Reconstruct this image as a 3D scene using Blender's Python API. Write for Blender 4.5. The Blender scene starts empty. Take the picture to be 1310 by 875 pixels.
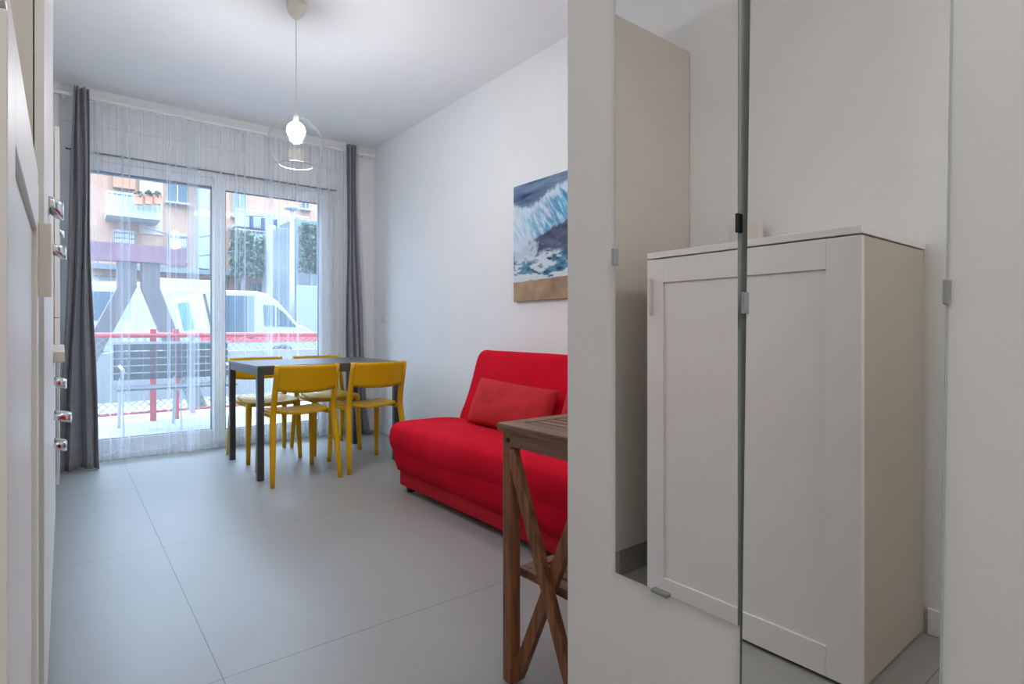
import bpy, bmesh, math, random
from mathutils import Vector, Matrix, noise
random.seed(7)
PI = math.pi
S = bpy.context.scene
col = S.collection

# ------------------------------------------------------------------ camera
TH, F, HOR, EYE = 0.67, 724.0, 423.0, 0.98
cd = bpy.data.cameras.new('camera'); cam = bpy.data.objects.new('camera', cd); col.objects.link(cam)
cam.location = (0, 0, EYE); cam.rotation_euler = (PI/2, 0, -TH)
cd.sensor_width = 36; cd.lens = F/1310*36; cd.shift_y = -(437.5-HOR)/1310; cd.clip_start = 0.01; cd.clip_end = 300
S.camera = cam
# ------------------------------------------------------------------ world, lamps, exposure
w = bpy.data.worlds.new('overcast_sky'); S.world = w; w.use_nodes = True
bg = w.node_tree.nodes['Background']; bg.inputs[1].default_value = 12.5
# overcast dome: brighter and whiter high up than near the horizon
_N = w.node_tree.nodes; _L = w.node_tree.links
_tc = _N.new('ShaderNodeTexCoord'); _sx = _N.new('ShaderNodeSeparateXYZ'); _L.new(_tc.outputs['Generated'], _sx.inputs[0])
_cr = _N.new('ShaderNodeValToRGB'); _L.new(_sx.outputs[2], _cr.inputs[0]); _L.new(_cr.outputs[0], bg.inputs[0])
_cr.color_ramp.elements[0].position = 0.0; _cr.color_ramp.elements[0].color = (0.38, 0.54, 0.74, 1)
_cr.color_ramp.elements[1].position = 0.75; _cr.color_ramp.elements[1].color = (0.88, 1.18, 1.54, 1)
S.view_settings.view_transform = 'Standard'; S.view_settings.look = 'None'; S.view_settings.gamma = 1
S.view_settings.use_curve_mapping = False
S.view_settings.exposure = -0.17
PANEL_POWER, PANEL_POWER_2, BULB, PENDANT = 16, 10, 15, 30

# ------------------------------------------------------------------ helpers
def W(u, v, Y):
    "world point on the plane at distance Y along the room that is seen at u, v"
    a = (u-655)/F
    xc = math.sin(TH)+a*math.cos(TH); yc = math.cos(TH)-a*math.sin(TH)
    d = Y/yc
    return Vector((xc*d, Y, EYE+(HOR-v)*d/F))
MATS = {}
def mat(name, color, rough=0.5, metal=0.0, noise_amt=0.0, noise_scale=8.0, bump=0.0, bump_scale=60.0, spec=0.5, sheen=0.0, stretch=None, color2=None, emit=None, emit_s=0, coat=0.0):
    if name in MATS: return MATS[name]
    m = bpy.data.materials.new(name); m.use_nodes = True; nt = m.node_tree; N = nt.nodes; L = nt.links
    b = N['Principled BSDF']
    b.inputs['Base Color'].default_value = (*color, 1); b.inputs['Roughness'].default_value = rough
    b.inputs['Metallic'].default_value = metal; b.inputs['Specular IOR Level'].default_value = spec
    if sheen: b.inputs['Sheen Weight'].default_value = sheen
    if coat: b.inputs['Coat Weight'].default_value = coat
    if emit: b.inputs['Emission Color'].default_value = (*emit, 1); b.inputs['Emission Strength'].default_value = emit_s
    tc = N.new('ShaderNodeTexCoord'); mp = N.new('ShaderNodeMapping'); L.new(tc.outputs['Object'], mp.inputs[0])
    if stretch: mp.inputs['Scale'].default_value = stretch
    nz = N.new('ShaderNodeTexNoise'); nz.inputs['Scale'].default_value = noise_scale; nz.inputs['Detail'].default_value = 5
    L.new(mp.outputs[0], nz.inputs[0])
    c2 = color2 or tuple(c*(1-noise_amt) for c in color)
    c1 = color if color2 else tuple(min(1, c*(1+noise_amt*.5)) for c in color)
    mx = N.new('ShaderNodeMix'); mx.data_type = 'RGBA'
    mx.inputs['A'].default_value = (*c2, 1); mx.inputs['B'].default_value = (*c1, 1)
    rp = N.new('ShaderNodeMapRange'); rp.inputs[1].default_value = .32; rp.inputs[2].default_value = .68
    L.new(nz.outputs[0], rp.inputs[0]); L.new(rp.outputs[0], mx.inputs['Factor']); L.new(mx.outputs['Result'], b.inputs['Base Color'])
    if bump:
        n2 = N.new('ShaderNodeTexNoise'); n2.inputs['Scale'].default_value = bump_scale; L.new(mp.outputs[0], n2.inputs[0])
        bp = N.new('ShaderNodeBump'); bp.inputs['Strength'].default_value = bump; bp.inputs['Distance'].default_value = .002
        L.new(n2.outputs[0], bp.inputs['Height']); L.new(bp.outputs[0], b.inputs['Normal'])
    MATS[name] = m
    return m
def glassy(name, tint=(1, 1, 1), ior=1.45, gl=1.0, rough=0.0):
    if name in MATS: return MATS[name]
    m = bpy.data.materials.new(name); m.use_nodes = True; nt = m.node_tree; N = nt.nodes; L = nt.links
    N.remove(N['Principled BSDF']); out = N['Material Output']
    t = N.new('ShaderNodeBsdfTransparent'); t.inputs[0].default_value = (*tint, 1)
    g = N.new('ShaderNodeBsdfGlossy'); g.inputs['Roughness'].default_value = rough
    fr = N.new('ShaderNodeFresnel'); fr.inputs[0].default_value = ior
    ml = N.new('ShaderNodeMath'); ml.operation = 'MULTIPLY'; ml.inputs[1].default_value = gl; L.new(fr.outputs[0], ml.inputs[0])
    mx = N.new('ShaderNodeMixShader'); L.new(ml.outputs[0], mx.inputs[0]); L.new(t.outputs[0], mx.inputs[1]); L.new(g.outputs[0], mx.inputs[2])
    L.new(mx.outputs[0], out.inputs[0]); MATS[name] = m
    return m

class MB:
    def __init__(s): s.bm = bmesh.new()
    def box(s, x0, x1, y0, y1, z0, z1, M=None):
        vs = [s.bm.verts.new((x, y, z)) for x in (x0, x1) for y in (y0, y1) for z in (z0, z1)]
        for f in ((0,1,3,2),(4,6,7,5),(0,4,5,1),(2,3,7,6),(0,2,6,4),(1,5,7,3)): s.bm.faces.new([vs[i] for i in f])
        if M:
            for v in vs: v.co = M @ v.co
        return s
    def bar(s, p, q, wd, dp, up=(0, 0, 1)):
        p = Vector(p); q = Vector(q); d = (q-p).normalized(); up = Vector(up)
        a = d.cross(up)
        if a.length < 1e-4: a = d.cross(Vector((0, 1, 0)))
        a.normalize(); b = a.cross(d)
        vs = []
        for c in (p, q):
            for i, j in ((-1,-1),(1,-1),(1,1),(-1,1)): vs.append(s.bm.verts.new(c+a*(i*wd/2)+b*(j*dp/2)))
        for f in ((3,2,1,0),(4,5,6,7),(0,1,5,4),(1,2,6,5),(2,3,7,6),(3,0,4,7)): s.bm.faces.new([vs[i] for i in f])
        return s
    def tube(s, pts, r, n=10, closed=False, ry=None, up=None):
        pts = [Vector(p) for p in pts]; rings = []
        m = len(pts)
        for i, p in enumerate(pts):
            if closed: d = pts[(i+1) % m]-pts[i-1]
            else: d = pts[min(i+1, m-1)]-pts[max(i-1, 0)]
            d.normalize()
            u = Vector(up) if up else (Vector((0, 0, 1)) if abs(d.z) < .9 else Vector((0, 1, 0)))
            a = d.cross(u).normalized(); b = a.cross(d)
            rr = r[i] if isinstance(r, (list, tuple)) else r
            r2 = (ry[i] if isinstance(ry, (list, tuple)) else ry) if ry else rr
            rings.append([s.bm.verts.new(p+a*rr*math.cos(2*PI*k/n)+b*r2*math.sin(2*PI*k/n)) for k in range(n)])
        for i in range(m if closed else m-1):
            A, B = rings[i], rings[(i+1) % m]
            for k in range(n): s.bm.faces.new((A[k], B[k], B[(k+1) % n], A[(k+1) % n]))
        if not closed: s.bm.faces.new(rings[0]); s.bm.faces.new(rings[-1][::-1])
        return s
    def lathe(s, prof, c=(0, 0, 0), n=32):
        c = Vector(c); rings = []
        for r, z in prof:
            rings.append([s.bm.verts.new(c+Vector((max(r, 1e-5)*math.cos(2*PI*k/n), max(r, 1e-5)*math.sin(2*PI*k/n), z))) for k in range(n)])
        for A, B in zip(rings, rings[1:]):
            for k in range(n): s.bm.faces.new((A[k], A[(k+1) % n], B[(k+1) % n], B[k]))
        return s
    def prism(s, poly, axis, a, b):
        "poly in the plane across axis ('x': y,z  'y': x,z  'z': x,y), extruded from a to b"
        def mk(t, p): return {'x': (t, p[0], p[1]), 'y': (p[0], t, p[1]), 'z': (p[0], p[1], t)}[axis]
        A = [s.bm.verts.new(mk(a, p)) for p in poly]; B = [s.bm.verts.new(mk(b, p)) for p in poly]
        n = len(poly); s.bm.faces.new(A[::-1]); s.bm.faces.new(B)
        for i in range(n): s.bm.faces.new((A[i], A[(i+1) % n], B[(i+1) % n], B[i]))
        return s
    def grid(s, fn, nu, nv):
        vs = [[s.bm.verts.new(fn(i/nu, j/nv)) for j in range(nv+1)] for i in range(nu+1)]
        for i in range(nu):
            for j in range(nv): s.bm.faces.new((vs[i][j], vs[i+1][j], vs[i+1][j+1], vs[i][j+1]))
        return s
    def build(s, name, m, parent=None, smooth=False, bevel=0, seg=2, sub=0, solid=0):
        bmesh.ops.recalc_face_normals(s.bm, faces=s.bm.faces)
        me = bpy.data.meshes.new(name); s.bm.to_mesh(me); s.bm.free()
        me.materials.append(m)
        if smooth:
            for p in me.polygons: p.use_smooth = True
        o = bpy.data.objects.new(name, me); col.objects.link(o)
        if parent: o.parent = parent
        if solid: md = o.modifiers.new('solid', 'SOLIDIFY'); md.thickness = solid; md.offset = 0
        if bevel: md = o.modifiers.new('bevel', 'BEVEL'); md.width = bevel; md.segments = seg; md.limit_method = 'ANGLE'; md.angle_limit = .6
        if sub: md = o.modifiers.new('sub', 'SUBSURF'); md.levels = sub; md.render_levels = sub
        return o
def empty(name, loc, label, cat, group=None, rz=0):
    o = bpy.data.objects.new(name, None); col.objects.link(o); o.location = loc; o.rotation_euler.z = rz
    o.empty_display_size = .1
    return tag(o, label, cat, group)
def tag(o, label, cat, group=None, kind=None):
    o['label'] = label; o['category'] = cat
    if group: o['group'] = group
    if kind: o['kind'] = kind
    return o
def struct(o): o['kind'] = 'structure'; return o
def copy_tree(o, parent=None):
    c = o.copy(); col.objects.link(c)
    if parent: c.parent = parent
    for ch in list(o.children): copy_tree(ch, c)
    return c

# ------------------------------------------------------------------ materials
M_wall = mat('painted_plaster', (.84, .84, .84), .85, noise_amt=.015, noise_scale=3, bump=.12, bump_scale=120)
M_ceil = mat('ceiling_paint', (.88, .88, .88), .9, noise_amt=.01)
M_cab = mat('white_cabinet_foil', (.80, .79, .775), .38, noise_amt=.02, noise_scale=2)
M_bodyshade = mat('beige_foil_shaded', (.50, .46, .385), .42, noise_amt=.06, noise_scale=2)  # beige foil, its colour darkened for the shade on the cupboard side
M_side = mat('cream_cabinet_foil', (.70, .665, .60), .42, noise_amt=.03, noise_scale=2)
M_trim = mat('white_trim', (.80, .80, .79), .45)
M_upvc = mat('window_frame_white', (.82, .84, .86), .35)
M_gasket = mat('dark_gasket', (.06, .07, .08), .6)
M_dark = mat('dark_recess', (.06, .055, .05), .8)
M_plinth = mat('grey_plinth', (.30, .29, .27), .4)
M_yellow = mat('yellow_plastic', (.66, .36, .0015), .42, spec=.3, noise_amt=.03, noise_scale=4)
M_tframe = mat('black_metal', (.055, .057, .065), .35, noise_amt=.1)
M_ttop = mat('charcoal_table_top', (.09, .095, .105), .28, noise_amt=.1)
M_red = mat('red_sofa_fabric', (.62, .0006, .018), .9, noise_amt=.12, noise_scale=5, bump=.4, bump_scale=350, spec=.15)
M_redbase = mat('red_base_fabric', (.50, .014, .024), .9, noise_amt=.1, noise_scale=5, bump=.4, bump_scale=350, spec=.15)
M_cush = mat('coral_cushion_fabric', (.54, .032, .036), .9, noise_amt=.16, noise_scale=9, bump=.5, bump_scale=300, spec=.15)
M_wood = mat('oiled_acacia', (.33, .125, .045), .5, stretch=(14, 14, 1.2), noise_scale=5, color2=(.12, .042, .016), bump=.3, bump_scale=40)
M_woody = mat('oiled_acacia_slats', (.27, .14, .08), .5, stretch=(14, 1.2, 14), noise_scale=5, color2=(.12, .058, .034), bump=.3, bump_scale=40)
M_curt = mat('charcoal_curtain', (.24, .24, .27), .55, noise_amt=.12, noise_scale=20, sheen=.35, bump=.2, bump_scale=400)
M_chrome = mat('chrome', (.75, .77, .8), .12, metal=1)
M_steel = mat('brushed_clip_steel', (.42, .44, .46), .25, metal=1)
M_black = mat('black_plastic', (.015, .015, .017), .4)
M_white = mat('white_plastic', (.82, .82, .80), .4)
M_cream = mat('lamp_cream_plastic', (.80, .76, .68), .5)
M_mirror = mat('mirror_silver', (.90, .90, .885), .0, metal=1)
M_mirror.node_tree.nodes['Principled BSDF'].inputs['Roughness'].default_value = 0.0
M_medge = mat('mirror_glass_edge', (.42, .50, .46), .2)
M_glass = glassy('window_glass', (.96, .98, .99), gl=.55)
M_globe = glassy('clear_globe_glass', (.985, .99, .99))
_n = M_globe.node_tree; _f = [k for k in _n.nodes if k.type == 'MATH'][0]; _lw = _n.nodes.new('ShaderNodeLayerWeight'); _lw.inputs[0].default_value = .5
_p = _n.nodes.new('ShaderNodeMath'); _p.operation = 'POWER'; _p.inputs[1].default_value = 3.0; _n.links.new(_lw.outputs['Facing'], _p.inputs[0])
_q = _n.nodes.new('ShaderNodeMath'); _q.operation = 'MULTIPLY_ADD'; _q.inputs[1].default_value = .7; _q.inputs[2].default_value = .014; _n.links.new(_p.outputs[0], _q.inputs[0])
_n.links.new(_q.outputs[0], [k for k in _n.nodes if k.type == 'MIX_SHADER'][0].inputs[0])

# floor: large pale porcelain tiles
M_floor = bpy.data.materials.new('porcelain_tiles'); M_floor.use_nodes = True
nt = M_floor.node_tree; N = nt.nodes; L = nt.links; b = N['Principled BSDF']
g = N.new('ShaderNodeNewGeometry'); sx = N.new('ShaderNodeSeparateXYZ'); L.new(g.outputs['Position'], sx.inputs[0])
def mth(op, a, bb=None, c=None):
    n = N.new('ShaderNodeMath'); n.operation = op
    for i, k in enumerate((a, bb, c)):
        if k is None: continue
        if isinstance(k, (int, float)): n.inputs[i].default_value = k
        else: L.new(k, n.inputs[i])
    return n.outputs[0]
TILE = 1.236
lx = mth('PINGPONG', mth('ADD', sx.outputs[0], -.352+TILE*20), TILE)
ly = mth('PINGPONG', mth('ADD', sx.outputs[1], -1.754+TILE*10), TILE*.5)
line = mth('LESS_THAN', mth('MINIMUM', lx, ly), .0016)
nz = N.new('ShaderNodeTexNoise'); nz.inputs['Scale'].default_value = 2.2; nz.inputs['Detail'].default_value = 8; L.new(g.outputs['Position'], nz.inputs[0])
m1 = N.new('ShaderNodeMix'); m1.data_type = 'RGBA'; m1.inputs['A'].default_value = (.295, .29, .28, 1); m1.inputs['B'].default_value = (.335, .33, .315, 1)
L.new(nz.outputs[0], m1.inputs['Factor'])
m2 = N.new('ShaderNodeMix'); m2.data_type = 'RGBA'; m2.inputs['B'].default_value = (.15, .15, .145, 1)
L.new(line, m2.inputs['Factor']); L.new(m1.outputs['Result'], m2.inputs['A']); L.new(m2.outputs['Result'], b.inputs['Base Color'])
rr = N.new('ShaderNodeMapRange'); rr.inputs[3].default_value = .33; rr.inputs[4].default_value = .45; L.new(nz.outputs[0], rr.inputs[0]); L.new(rr.outputs[0], b.inputs['Roughness'])

# ------------------------------------------------------------------ room shell
XL, XR, XM, YW, ZC, YB = -.56, 2.40, .828, 5.22, 2.77, -2.2
struct(MB().box(XL-.2, XR+.2, YB-.2, YW+.32, -.15, 0).build('floor', M_floor))
struct(MB().box(XL-.2, XR+.2, YB-.2, YW+.32, ZC, ZC+.2).build('ceiling', M_ceil))
struct(MB().box(XL-.2, XL, YB-.2, YW+.32, 0, ZC).build('wall_left', M_wall))
struct(MB().box(XR, XR+.2, YB-.2, YW+.32, 0, ZC).build('wall_right', M_wall))
struct(MB().box(XL, XR, YB-.2, YB, 0, ZC).build('wall_rear', M_wall))
WX0, WX1, WZ = .03, 2.0, 2.30
struct(MB().box(XL, WX0, YW, YW+.32, 0, ZC).box(WX1, XR, YW, YW+.32, 0, ZC).box(WX0, WX1, YW, YW+.32, WZ, ZC).build('wall_back', M_wall))
# partition that carries the mirrors, with the narrow joint behind their meeting line
YE = .857
struct(MB().box(XM, XM+.10, .472, YE, 0, ZC).box(XM+.06, XM+.10, .444, .472, 0, ZC).box(XM, XM+.10, YB, .444, 0, ZC).build('wall_partition', M_wall))
struct(MB().box(XM+.10, XR, .68, .78, 0, ZC).build('wall_inner', M_wall))
# baseboards
def skirting(name, *bx): return struct(MB().box(*bx).build(name, M_trim, bevel=.003))
skirting('baseboard_right', XR-.012, XR, .78, YW, 0, .085)
skirting('baseboard_left', XL, XL+.012, YB, .60, 0, .085)
skirting('baseboard_back', WX1, XR-.012, YW-.012, YW, 0, .085)
# added fill light panels, out of view: entrance and side table corner
def add_fill_panel(x, y, sxx, syy, power, label, colr=(1, .95, .89)):
    e = empty('fill_panel', (x, y, ZC-.04), label, 'ceiling light')
    MB().box(-sxx/2-.02, sxx/2+.02, -syy/2-.02, syy/2+.02, .005, .04).build('frame', M_white, e)
    MB().box(-sxx/2, sxx/2, -syy/2, syy/2, -.002, .005).build('diffuser', mat('fill_diffuser', (.9, .9, .9), .6, emit=(1, .95, .88), emit_s=2.0), e)
    ld = bpy.data.lights.new('fill_light', 'AREA'); ld.shape = 'RECTANGLE'; ld.size = sxx; ld.size_y = syy; ld.energy = power; ld.color = colr
    lo = bpy.data.objects.new('fill_light', ld); col.objects.link(lo); lo.parent = e; lo.location = (0, 0, -.006)
add_fill_panel(.12, -.75, .6, .6, PANEL_POWER, 'square fill light added unseen over the entrance behind the viewer')
add_fill_panel(1.75, 1.12, .5, .5, PANEL_POWER_2, 'square fill light added unseen above the wooden side table, hidden by the partition')

# ------------------------------------------------------------------ window
win = MB()
y0, y1 = YW+.03, YW+.10
win.box(WX0, WX0+.07, y0, y1, 0, WZ).box(WX1-.055, WX1, y0, y1, 0, WZ).box(WX0+.07, WX1-.055, y0, y1, WZ-.045, WZ).box(WX0+.07, WX1-.055, y0, y1, 0, .045)
wf = struct(win.build('window_1', M_upvc, bevel=.004))
# fixed left light
xa, xb, xc, xd = WX0+.07, .99, 1.075, WX1-.055
def sash(name, x0, x1, z0, z1, st, top, bot, ya, yb):
    s_ = MB().box(x0, x0+st, ya, yb, z0, z1).box(x1-st, x1, ya, yb, z0, z1).box(x0+st, x1-st, ya, yb, z1-top, z1).box(x0+st, x1-st, ya, yb, z0, z0+bot)
    o = s_.build(name, M_upvc, wf, bevel=.004)
    g0 = .006
    gk = MB().box(x0+st, x0+st+g0, ya+.01, yb-.01, z0+bot, z1-top).box(x1-st-g0, x1-st, ya+.01, yb-.01, z0+bot, z1-top)
    gk.box(x0+st, x1-st, ya+.01, yb-.01, z0+bot, z0+bot+g0).box(x0+st, x1-st, ya+.01, yb-.01, z1-top-g0, z1-top)
    gk.build('gasket', M_gasket, o)
    MB().box(x0+st, x1-st, (ya+yb)/2-.004, (ya+yb)/2+.004, z0+bot, z1-top).build('pane', M_glass, o)
    return o
sash('fixed_sash', xa, xb+.03, .045, WZ-.045, .05, .07, .11, y0+.01, y0+.05)
sash('sliding_sash', xb-.01, xd, .05, WZ-.05, .085, .09, .10, y0-.03, y0+.02)
hd = MB().box(1.0, 1.03, y0-.045, y0-.03, 1.0, 1.16)
hd.bar((1.015, y0-.06, 1.04), (1.015, y0-.06, 1.19), .018, .014).build('handle', M_upvc, wf, bevel=.003)
MB().box(WX0-.02, WX1+.02, YW+.30, YW+.42, -.06, .01).build('sill', mat('stone_sill', (.55, .55, .53), .6), wf)
# roller shutter box line above the frame
struct(MB().box(WX0-.02, WX1+.02, YW-.005, YW, WZ-.004, WZ+.006).build('trim_2', M_gasket))
struct(MB().box(WX0-.04, WX1+.04, YW-.006, YW, WZ+.20, WZ+.206).build('trim_1', M_trim))

# ------------------------------------------------------------------ curtains
RZ, RY = 2.665, 5.115
rail = empty('curtain_rail', (0, RY, RZ), 'white curtain rail running above the whole window', 'curtain rail')
MB().box(-.06, 2.33, -.012, .012, -.012, .012).build('track', M_white, rail, bevel=.003)
for x in (.0, 1.15, 2.27):
    MB().box(x-.012, x+.012, .012, YW-RY, -.008, .012).box(x-.02, x+.02, YW-RY-.006, YW-RY, -.03, .03).build('bracket', M_white, rail)
for x in (-.085, 2.33): MB().box(x, x+.028, -.018, .018, -.018, .018).build('end_cap', M_white, rail, bevel=.004)

def drape(name, xt, xb_, folds, amp, flare, label, ztop, seed, yc=RY-.045, front=0):
    rnd = random.Random(seed); ph = [rnd.uniform(0, 6) for _ in range(4)]
    def fn(s, t):
        z = ztop*(1-t)+.004
        k = t**1.6
        x0 = xt[0]*(1-k)+xb_[0]*k; x1 = xt[1]*(1-k)+xb_[1]*k
        ss = s+.018*math.sin(2*PI*folds*s*.5+ph[0])
        wob = .05*math.sin(3.2*t+ph[1])
        x = x0+(x1-x0)*ss+.006*math.sin(9*t+5*s+ph[2])
        a = amp*(.75+.6*k*flare)
        y = yc+a*math.sin(2*PI*folds*s+wob*6+ph[3])+a*.35*math.sin(2*PI*folds*2.1*s+4*t)-front*k*.04
        if t > .93: y -= (t-.93)*.55*(1+math.sin(7*s+1))*flare; 
        return Vector((x, y, z))
    e = MB().grid(fn, 90, 60).build(name, M_curt, smooth=True, solid=.004)
    return tag(e, label, 'curtain')
drape('curtain', (.050, .140), (-.055, .205), 3, .024, 1.0, 'dark grey curtain gathered left of the window, hem spread on the floor', RZ+.045, 3, front=1)
drape('curtain', (2.06, 2.15), (2.05, 2.27), 3, .024, .5, 'dark grey curtain gathered at the right side of the window behind the dining table', RZ+.045, 5)

M_sheer = bpy.data.materials.new('sheer_string_voile'); M_sheer.use_nodes = True
nt = M_sheer.node_tree; N = nt.nodes; L = nt.links; N.remove(N['Principled BSDF']); out = N['Material Output']
uv = N.new('ShaderNodeUVMap')
sp = N.new('ShaderNodeSeparateXYZ'); L.new(uv.outputs[0], sp.inputs[0])
def n1(scale, lo, hi, det=2):
    cb = N.new('ShaderNodeCombineXYZ'); L.new(sp.outputs[0], cb.inputs[0])
    z = mth('MULTIPLY', sp.outputs[1], .006); L.new(z, cb.inputs[1])
    n = N.new('ShaderNodeTexNoise'); n.inputs['Scale'].default_value = scale; n.inputs['Detail'].default_value = det; L.new(cb.outputs[0], n.inputs[0])
    r = N.new('ShaderNodeMapRange'); r.inputs[1].default_value = lo; r.inputs[2].default_value = hi; L.new(n.outputs[0], r.inputs[0]); return r.outputs[0]
wide = n1(11, .52, .60); fine = n1(60, .60, .66, 1)
hem = mth('LESS_THAN', sp.outputs[1], .028)
top = mth('GREATER_THAN', sp.outputs[1], .972)
alpha = mth('ADD', mth('ADD', mth('MULTIPLY', wide, .20), mth('MULTIPLY', fine, .26)), .145)
alpha = mth('ADD', alpha, mth('MULTIPLY', hem, .12))
tr = N.new('ShaderNodeBsdfTransparent'); df = N.new('ShaderNodeBsdfDiffuse'); df.inputs[0].default_value = (.80, .87, .96, 1)
tl = N.new('ShaderNodeBsdfTranslucent'); tl.inputs[0].default_value = (.80, .87, .96, 1)
ad = N.new('ShaderNodeMixShader'); ad.inputs[0].default_value = .5; L.new(df.outputs[0], ad.inputs[1]); L.new(tl.outputs[0], ad.inputs[2])
mx = N.new('ShaderNodeMixShader'); L.new(alpha, mx.inputs[0]); L.new(tr.outputs[0], mx.inputs[1]); L.new(ad.outputs[0], mx.inputs[2]); L.new(mx.outputs[0], out.inputs[0])
def sheer(x0, x1, folds, label, seed):
    r_ = random.Random(seed); ph = [r_.uniform(0, 6) for _ in range(3)]
    def fn(s, t):
        return Vector((x0+(x1-x0)*s+.010*math.sin(2*PI*folds*s*2+ph[0]), RY+.024+.011*math.sin(2*PI*folds*s+ph[1]+.7*t)+.003*math.sin(2*PI*folds*2.7*s+ph[2]), RZ-.012-(RZ-.025)*(1-t)))
    nu, nv = 220, 12
    o = MB().grid(fn, nu, nv).build('sheer_curtain', M_sheer, smooth=True)
    ul = o.data.uv_layers.new(name='UVMap')
    for lp in o.data.loops:
        vi = lp.vertex_index; i, j = divmod(vi, nv+1); ul.data[lp.index].uv = (i/nu*(x1-x0)+seed, j/nv)
    tag(o, label, 'curtain')
sheer(.12, 1.06, 11, 'sheer white striped curtain across the left pane of the window', 1)
sheer(1.07, 2.08, 13, 'sheer white striped curtain across the right pane, behind the dining table', 4)

# ------------------------------------------------------------------ mirrors on the partition
def clip(parent, x, y, z, ly, lz, m=M_steel, n_='clip'):
    MB().box(x-.004, x+.010, y-ly/2, y+ly/2, z-lz/2, z+lz/2).build(n_, m, parent, bevel=.0015)
m1_ = empty('wall_mirror', (XM, .597, .52), 'frameless narrow wall mirror nearer the partition edge, bottom edge visible, held by small clips', 'mirror', 'frameless clip mirrors on the partition')
MB().box(-.005, -.0008, -.125, .1245, 0, 1.25).build('backing_edge', M_medge, m1_)
MB().box(-.0056, -.005, -.1245, .124, .0005, 1.2495).build('mirror_face', M_mirror, m1_)
clip(m1_, -.008, .1255, .60, .009, .032)
clip(m1_, -.008, .020, .0, .034, .007)
clip(m1_, -.008, -.1265, .627, .006, .030, M_black)
m2_ = empty('wall_mirror', (XM, .4560, .30), 'frameless wall mirror hung slightly askew on the right, reaching below the first one', 'mirror', 'frameless clip mirrors on the partition')
m2_.rotation_euler.x = .0135
MB().box(-.0095, -.0008, -.2405, .0095, 0, 1.35).build('backing_edge', M_medge, m2_)
MB().box(-.0101, -.0095, -.240, .0090, .0005, 1.3495).build('mirror_face', M_mirror, m2_)
clip(m2_, -.013, .0110, .722, .006, .034)
clip(m2_, -.012, -.2410, .729, .006, .029)

# ------------------------------------------------------------------ white cupboard beside the camera
CX, CY0, CY1, CZ = -.035, .604, 1.322, 1.264
cup = empty('cupboard', (CX, (CY0+CY1)/2, 0), 'waist-high white one-door cupboard seen close at left and in the mirrors', 'cupboard')
cy = (CY1-CY0)/2
MB().box(-.51, -.022, -cy+.004, cy-.004,   .012, CZ-.025).build('body', M_bodyshade, cup, bevel=.002)
MB().box(-.515, -.001, -cy, cy, CZ-.022, CZ).build('top_panel', M_cab, cup, bevel=.002)
MB().box(-.50, -.03, -cy+.02, cy-.02, 0, .012).build('base', M_plinth, cup)
d = MB(); z0, z1, st = .012, CZ-.027, .092
d.box(-.02, 0, -cy+.001, -cy+st, z0, z1).box(-.02, 0, cy-st*.78, cy-.001, z0, z1).box(-.02, 0, -cy+st, cy-st*.78, z1-.085, z1).box(-.02, 0, -cy+st, cy-st*.78, z0, z0+.085)
d.box(-.019, -.007, -cy+st, cy-st*.78, z0+.085, z1-.085)
door = d.build('door', M_cab, cup, bevel=.0012)
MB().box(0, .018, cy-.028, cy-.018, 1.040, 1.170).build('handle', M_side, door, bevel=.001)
rt = empty('wifi_router', (-.49, 1.19, CZ), 'upright white wireless router on top of the white cupboard, seen in the mirror', 'router')
MB().prism([(-.075, 0), (.075, 0), (.066, .150), (-.066, .150)], 'x', -.014, .014).build('body', mat('router_shell', (.72, .70, .66), .35), rt, bevel=.004)
MB().box(.014, .0155, -.008, -.002, .115, .121).build('status_light', mat('led_white', (.8, 1, .9), .4, emit=(.8, 1, .9), emit_s=6), rt)
MB().box(.014, .0155, .022, .028, .115, .121).build('status_light', mat('led_green', (.1, .8, .5), .4, emit=(.15, 1, .6), emit_s=4), rt)
MB().box(-.02, .02, -.04, .04, 0, .006).build('foot', M_white, rt)

# ------------------------------------------------------------------ kitchen run on the left wall
KX = -.031
def bow_handle(parent, x, y, z, ln=.13, proj=.036, ht=.03, bend=.014):
    "wide flat chrome strip that leaves the front, bows out and comes back"
    def fn(s_, t):
        k = math.sin(PI*s_)**.5
        return Vector((x+proj*k, y-ln/2+ln*s_, z+ht*(t-.5)*(.55+.45*k)-bend*k))
    return MB().grid(fn, 24, 3).build('handle', M_chrome, parent, smooth=True, solid=.004)
tl_ = empty('tall_cabinet', (KX, 2.1, 0), 'tall cream kitchen cabinet unit just beyond the white cupboard', 'cabinet')
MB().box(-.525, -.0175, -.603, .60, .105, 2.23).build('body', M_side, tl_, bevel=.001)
MB().box(-.525, -.06, -.598, .598, 0, .105).build('plinth', M_plinth, tl_)
for ya, yb, hy in ((-.603, -.002, -.07), (.002, .60, .05)):
    d_ = MB().box(-.0155, 0, ya, yb, .108, 1.12).build('door', M_cab, tl_, bevel=.001)
    d2 = MB().box(-.0155, 0, ya, yb, 1.125, 2.228).build('door', M_cab, tl_, bevel=.001)
    if ya < -.1: bow_handle(d2, 0, -.15, 1.315, ht=.045, ln=.12, proj=.030)
    else: bow_handle(d2, 0, .53, 1.275, ht=.045, ln=.13, proj=.038)
bs = empty('base_cabinet', (KX, 3.1, 0), 'kitchen base cabinet with drawers and chrome handles under the worktop', 'cabinet')
MB().box(-.525, -.020, -.398, .40, .105, .86).build('body', M_cab, bs)
MB().box(-.525, -.06, -.398, .40, 0, .105).build('plinth', M_plinth, bs)
for za, zb, zh, pj in ((.108, .56, .52, .040), (.564, .70, .635, .056), (.704, .855, .775, .040)):
    dr = MB().box(-.018, 0, -.398, .398, za, zb).build('drawer', M_cab, bs, bevel=.001)
    bow_handle(dr, 0, -.12, zh, ht=.04, ln=.14, proj=pj)
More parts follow.
